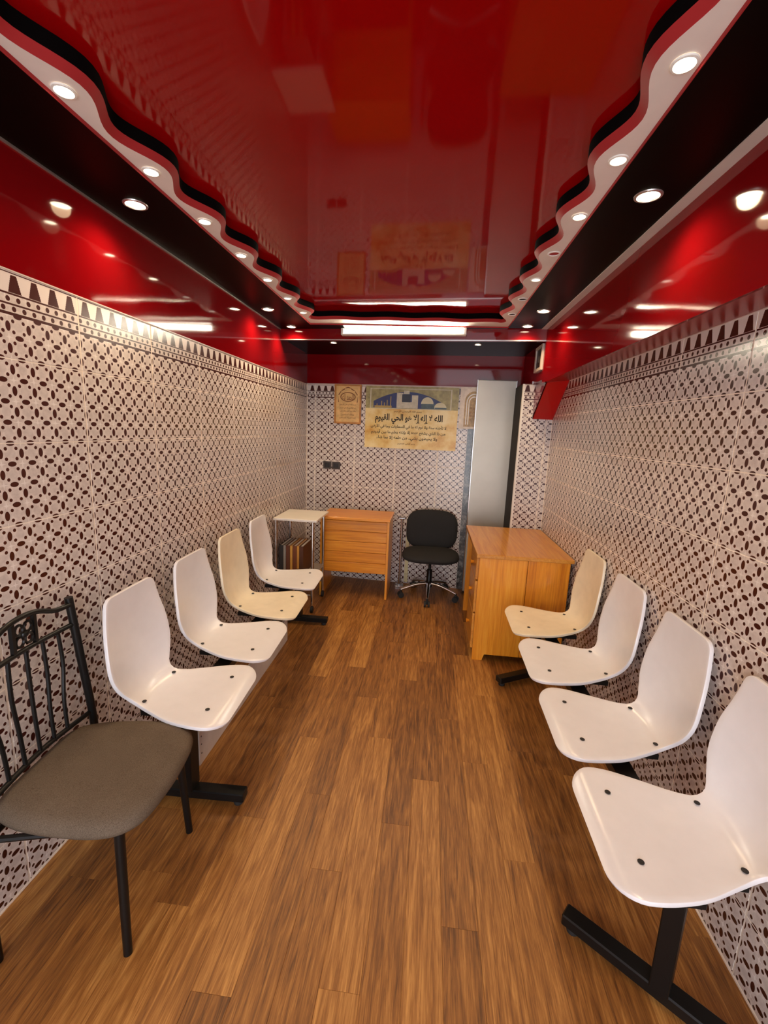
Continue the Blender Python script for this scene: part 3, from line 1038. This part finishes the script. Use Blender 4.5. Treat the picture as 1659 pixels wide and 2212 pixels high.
# ------------------------------------------------------------------ writing: Arabic letters in joined forms
FORMS = {'ا': 'ﺍﺎ', 'أ': 'ﺃﺄ', 'إ': 'ﺇﺈ', 'آ': 'ﺁﺂ', 'ب': 'ﺏﺐﺑﺒ', 'ت': 'ﺕﺖﺗﺘ', 'ة': 'ﺓﺔ', 'ث': 'ﺙﺚﺛﺜ', 'ج': 'ﺝﺞﺟﺠ', 'ح': 'ﺡﺢﺣﺤ',
         'خ': 'ﺥﺦﺧﺨ', 'د': 'ﺩﺪ', 'ذ': 'ﺫﺬ', 'ر': 'ﺭﺮ', 'ز': 'ﺯﺰ', 'س': 'ﺱﺲﺳﺴ', 'ش': 'ﺵﺶﺷﺸ', 'ص': 'ﺹﺺﺻﺼ', 'ض': 'ﺽﺾﺿﻀ', 'ط': 'ﻁﻂﻃﻄ',
         'ظ': 'ﻅﻆﻇﻈ', 'ع': 'ﻉﻊﻋﻌ', 'غ': 'ﻍﻎﻏﻐ', 'ف': 'ﻑﻒﻓﻔ', 'ق': 'ﻕﻖﻗﻘ', 'ك': 'ﻙﻚﻛﻜ', 'ل': 'ﻝﻞﻟﻠ', 'م': 'ﻡﻢﻣﻤ', 'ن': 'ﻥﻦﻧﻨ', 'ه': 'ﻩﻪﻫﻬ',
         'و': 'ﻭﻮ', 'ي': 'ﻱﻲﻳﻴ', 'ى': 'ﻯﻰ', 'ء': 'ﺀ', 'ئ': 'ﺉﺊﺋﺌ', 'ؤ': 'ﺅﺆ'}


def shape(txt):
    out = []
    for w in txt.split(' '):
        w = w.replace('لا', '\u0001').replace('لأ', '\u0002')
        g = []
        for i, ch in enumerate(w):
            prev = w[i - 1] if i else None
            joins_prev = prev in FORMS and len(FORMS[prev]) == 4
            if ch in '\u0001\u0002':
                g.append({'\u0001': 'ﻻﻼ', '\u0002': 'ﻷﻸ'}[ch][1 if joins_prev else 0])
                continue
            fs = FORMS.get(ch)
            if not fs:
                g.append(ch)
                continue
            nxt = w[i + 1] if i + 1 < len(w) else None
            joins_next = len(fs) == 4 and (nxt in FORMS and nxt != 'ء' or nxt in ('\u0001', '\u0002')) if nxt else False
            if len(fs) == 1:
                g.append(fs)
            elif joins_prev and joins_next:
                g.append(fs[3])
            elif joins_next:
                g.append(fs[2])
            elif joins_prev:
                g.append(fs[1])
            else:
                g.append(fs[0])
        out.append(''.join(g))
    return ' '.join(out)[::-1]


def lettering(txt, width, height, M, mat, parent, name='lettering', bold=0.02):
    """flat print fitted to width x height, centred at the local origin of M (x right, y up, z to the viewer)"""
    cu = bpy.data.curves.new('lettering', 'FONT')
    cu.body = shape(txt)
    cu.resolution_u = 2
    cu.offset = bold
    o = bpy.data.objects.new('lettering', cu)
    COL.objects.link(o)
    me = bpy.data.meshes.new_from_object(o)
    bpy.data.objects.remove(o)
    vs = [w.co.copy() for w in me.vertices]
    fs = [tuple(p.vertices) for p in me.polygons]
    bpy.data.meshes.remove(me)
    lo = [min(p[i] for p in vs) for i in (0, 1)]
    hi = [max(p[i] for p in vs) for i in (0, 1)]
    kx, ky = width / (hi[0] - lo[0]), height / (hi[1] - lo[1])
    v = [tuple(M @ Vector(((p.x - (lo[0] + hi[0]) / 2) * kx, (p.y - (lo[1] + hi[1]) / 2) * ky, 0))) for p in vs]
    return mk(name, (v, fs), mat, parent)


def on_back(x, z, off):
    """frame on the back wall: x along the wall, y up, z towards the room"""
    c, s = math.cos(ang), math.sin(ang)
    M = Matrix(((c, 0, s, x), (s, 0, -c, by(x)), (0, 1, 0, z), (0, 0, 0, 1)))
    return M @ Matrix.Translation((0, 0, off))


def sheet(pts, M, d=0.0008):
    n_ = len(pts)
    v = [tuple(M @ Vector((a, b, 0))) for a, b in pts] + [tuple(M @ Vector((a, b, -d))) for a, b in pts]
    f = [tuple(range(n_)), tuple(range(n_, 2 * n_))] + [(i, (i + 1) % n_, n_ + (i + 1) % n_, n_ + i) for i in range(n_)]
    return v, f


def rect(x0, x1, y0, y1):
    return [(x0, y0), (x1, y0), (x1, y1), (x0, y1)]


# big poster
pw, phh = 0.898, 0.592
pc = on_back(-0.208, 1.673, 0.0)
t = thing('wall_poster', 'large parchment poster with black calligraphy under a blue arch and dark cube', 'poster', tuple(pc @ Vector((0, 0, 0))))
hw_, hh_ = pw / 2, phh / 2
F = lambda o: pc @ Matrix.Translation((0, 0, o))
mk('panel', sheet(rect(-hw_, hw_, -hh_, hh_), F(0.010), 0.009), MT['parchment'], t)
olive = flat('olive_gold_print', srgb(168, 158, 106), 0.4, var=0.2, scale=22)
blue = flat('deep_blue_print', srgb(38, 50, 104), 0.4, var=0.15)
pale = flat('pale_print', srgb(206, 200, 176), 0.4, var=0.1, scale=30)
navy = flat('dark_navy_print', srgb(26, 28, 46), 0.4)
teal = flat('teal_print', srgb(72, 92, 96), 0.4, var=0.2, scale=25)
mk('picture_ground', sheet(rect(-hw_, hw_, 0.085, hh_), F(0.0108)), olive, t)
mk('picture_frame', cat(*[sheet(r_, F(0.0116)) for r_ in (rect(-0.405, -0.395, 0.088, 0.275), rect(0.375, 0.385, 0.088, 0.275), rect(-0.405, 0.385, 0.268, 0.275), rect(-0.405, 0.385, 0.083, 0.088))]), pale, t)
arch = [(-0.37, 0.092)] + [(-0.37 + 0.66 * k / 24, 0.12 + 0.125 * math.sin(math.pi * (0.06 + 0.88 * k / 24)) ** 0.8) for k in range(25)] + [(0.29, 0.092)]
mk('blue_arch', sheet(arch, F(0.0120)), blue, t)
mk('court', cat(sheet(rect(-0.142, -0.080, 0.092, 0.235), F(0.0125)), sheet(rect(0.005, 0.065, 0.092, 0.215), F(0.0125)), sheet([(-0.142, 0.092), (0.065, 0.092), (0.012, 0.150), (-0.085, 0.150)], F(0.0128)), sheet(rect(-0.075, -0.020, 0.225, 0.258), F(0.0125))), pale, t)
mk('dark_cube', sheet(rect(-0.090, -0.008, 0.148, 0.222), F(0.0134)), navy, t)
mk('minarets', cat(*[sheet(rect(x - 0.004, x + 0.004, 0.092, h_), F(0.0125)) for x, h_ in ((-0.335, 0.13), (-0.29, 0.155), (-0.262, 0.14), (-0.235, 0.165), (-0.20, 0.20))], sheet(rect(-0.36, -0.19, 0.092, 0.112), F(0.0124))), flat('gold_print', srgb(176, 150, 84), 0.4), t)
dome = [(0.155 + 0.06 * math.cos(a), 0.135 + 0.066 * math.sin(a)) for a in [math.pi * k / 12 for k in range(13)]]
dome2 = [(0.28 + 0.06 * math.cos(a), 0.098 + 0.055 * math.sin(a)) for a in [math.pi * k / 12 for k in range(13)]]
mk('domes', cat(sheet(dome, F(0.0125)), sheet(dome2, F(0.0126))), flat('ivory_print', srgb(214, 208, 172), 0.4), t)
mk('buildings', cat(sheet(rect(0.10, 0.225, 0.092, 0.138), F(0.0130)), sheet(rect(0.23, 0.34, 0.092, 0.106), F(0.0131))), teal, t)
lettering('بسم الله الرحمن الرحيم', 0.27, 0.024, F(0.0112) @ Matrix.Translation((-0.03, 0.058, 0)), MT['ink_brown'], t)
lettering('الله لا إله إلا هو الحي القيوم', 0.66, 0.098, F(0.0112) @ Matrix.Translation((-0.02, -0.012, 0)), MT['ink'], t, bold=0.03)
lettering('لا تأخذه سنة ولا نوم له ما في السماوات وما في الأرض', 0.74, 0.050, F(0.0112) @ Matrix.Translation((-0.02, -0.086, 0)), MT['ink'], t)
lettering('من ذا الذي يشفع عنده إلا بإذنه يعلم ما بين أيديهم', 0.73, 0.048, F(0.0112) @ Matrix.Translation((-0.02, -0.141, 0)), MT['ink'], t)
lettering('ولا يحيطون بشيء من علمه إلا بما شاء', 0.60, 0.046, F(0.0112) @ Matrix.Translation((-0.03, -0.197, 0)), MT['ink'], t)
lettering('وهو العلي العظيم', 0.17, 0.020, F(0.0112) @ Matrix.Translation((-0.03, -0.250, 0)), MT['ink_brown'], t)

# small framed plaque
t_c = on_back(-0.836, 1.786, 0.0)
F2 = lambda o: t_c @ Matrix.Translation((0, 0, o))
t = thing('framed_plaque', 'small golden brown framed plaque with round calligraphy beside the large poster', 'plaque', tuple(t_c @ Vector((0, 0, 0))))
gold = flat('golden_wood', srgb(188, 128, 62), 0.35, var=0.15, scale=20)
pale2 = flat('plaque_ground', srgb(226, 186, 122), 0.4, var=0.12, scale=20)
brn = flat('plaque_brown', srgb(128, 78, 34), 0.45)
fw_, fh_ = 0.137, 0.190
for r_ in (rect(-fw_, -fw_ + 0.016, -fh_, fh_), rect(fw_ - 0.016, fw_, -fh_, fh_), rect(-fw_ + 0.016, fw_ - 0.016, fh_ - 0.016, fh_), rect(-fw_ + 0.016, fw_ - 0.016, -fh_, -fh_ + 0.018)):
    mk('frame_bar', sheet(r_, F2(0.018), 0.017), gold, t)
mk('ground', sheet(rect(-fw_ + 0.015, fw_ - 0.015, -fh_ + 0.016, fh_ - 0.015), F2(0.010), 0.008), pale2, t)
ap = []
for s in (-1, 1):
    q = [(s * 0.10, 0.02), (s * 0.10, 0.09), (s * 0.07, 0.13), (s * 0.03, 0.155), (0, 0.168)]
    w_ = 0.009
    for a_, b_ in zip(q[:-1], q[1:]):
        ap.append(sheet([a_, b_, (b_[0], b_[1] - w_ * 1.4), (a_[0] - s * w_, a_[1] - w_ * 0.4)], F2(0.0112)))
mk('arch_line', cat(*ap), brn, t)
ring = []
for k in range(40):
    a0, a1 = 2 * math.pi * k / 40, 2 * math.pi * (k + 1) / 40
    ring.append(sheet([(0.078 * math.cos(a0), 0.070 + 0.046 * math.sin(a0)), (0.078 * math.cos(a1), 0.070 + 0.046 * math.sin(a1)), (0.068 * math.cos(a1), 0.070 + 0.038 * math.sin(a1)), (0.068 * math.cos(a0), 0.070 + 0.038 * math.sin(a0))], F2(0.0113)))
mk('oval_ring', cat(*ring), brn, t)
lettering('الحمد لله', 0.115, 0.058, F2(0.0114) @ Matrix.Translation((0, 0.070, 0)), brn, t)
for k, tx in enumerate(('بسم الله الرحمن الرحيم', 'رب العالمين الرحمن الرحيم', 'مالك يوم الدين إياك نعبد', 'وإياك نستعين', 'اهدنا الصراط المستقيم')):
    lettering(tx, 0.165 - (0.03 if k == 3 else 0), 0.022, F2(0.0112) @ Matrix.Translation((0, -0.005 - 0.032 * k, 0)), brn, t)

# third plaque, partly behind the steel cabinet
t_c = on_back(0.382, 1.782, 0.0)
F3 = lambda o: t_c @ Matrix.Translation((0, 0, o))
t = thing('arched_plaque', 'white and gold arched plaque half hidden by the steel cabinet', 'plaque', tuple(t_c @ Vector((0, 0, 0))))
mk('panel', sheet(rect(-0.130, 0.115, -0.190, 0.190), F3(0.024), 0.010), flat('plaque_white', srgb(222, 208, 190), 0.35, var=0.12, scale=25), t)
mk('gold_ground', sheet([(-0.085, -0.170)] + [(0.0 - 0.085 * math.cos(math.pi * k / 14), 0.06 + 0.095 * math.sin(math.pi * k / 14)) for k in range(15)] + [(0.085, -0.170)], F3(0.0248)), flat('plaque_gold', srgb(176, 140, 76), 0.35, var=0.25, scale=40), t)
arcs = []
for rr in (0.070, 0.050):
    for k in range(14):
        a0, a1 = math.pi * k / 14, math.pi * (k + 1) / 14
        arcs.append(sheet([(rr * math.cos(a0), 0.05 + rr * 1.2 * math.sin(a0)), (rr * math.cos(a1), 0.05 + rr * 1.2 * math.sin(a1)), ((rr - 0.009) * math.cos(a1), 0.05 + (rr - 0.009) * 1.2 * math.sin(a1)), ((rr - 0.009) * math.cos(a0), 0.05 + (rr - 0.009) * 1.2 * math.sin(a0))], F3(0.0256)))
    for s in (-1, 1):
        arcs.append(sheet(rect(min(s * rr, s * (rr - 0.009)), max(s * rr, s * (rr - 0.009)), -0.15, 0.05), F3(0.0256)))
mk('white_arches', cat(*arcs), MT['white_plain'], t)
for k in range(4):
    lettering('سبحان الله', 0.075, 0.020, F3(0.0258) @ Matrix.Translation((0, 0.0 - 0.035 * k, 0)), MT['ink_brown'], t)

# wall switches
s_c = on_back(-0.990, 1.176, 0.0)
t = thing('wall_switch', 'double dark switch plate on the tiles below the framed plaque', 'switch', tuple(s_c @ Vector((0, 0, 0))))
F4 = lambda o: s_c @ Matrix.Translation((0, 0, o))
for x0 in (-0.090, 0.004):
    p = mk('plate', sheet(rect(x0, x0 + 0.085, -0.037, 0.037), F4(0.009), 0.008), flat('bronze_plate', srgb(66, 56, 48), 0.35), t)
    mk('rocker', cat(sheet(rect(x0 + 0.016, x0 + 0.040, -0.022, 0.022), F4(0.012), 0.004), sheet(rect(x0 + 0.045, x0 + 0.069, -0.022, 0.022), F4(0.012), 0.004)), flat('dark_rocker', srgb(30, 26, 24), 0.3), p)

# small framed picture on the red return panel above the pier
t = thing('small_frame', 'small white framed dark picture on the red panel beside the beam', 'picture', (0.80, 3.70, 2.14))
xa = 0.7995
y0_, y1_, z0_, z1_ = 3.575, 3.80, 2.045, 2.232
for a, b, c, d in ((y0_, y1_, z0_, z0_ + 0.022), (y0_, y1_, z1_ - 0.022, z1_), (y0_, y0_ + 0.03, z0_ + 0.022, z1_ - 0.022), (y1_ - 0.03, y1_, z0_ + 0.022, z1_ - 0.022)):
    mk('frame_bar', box(xa - 0.016, xa, a, b, c, d), MT['strip'], t)
mk('picture', box(xa - 0.008, xa, y0_ + 0.029, y1_ - 0.029, z0_ + 0.021, z1_ - 0.021), flat('dark_picture', srgb(38, 34, 30), 0.3, var=0.4, scale=30), t)
mk('motif', cyl((xa - 0.009, 3.69, 2.135), (xa - 0.0078, 3.69, 2.135), 0.025, n=18), flat('grey_motif', srgb(140, 134, 124), 0.4), t)
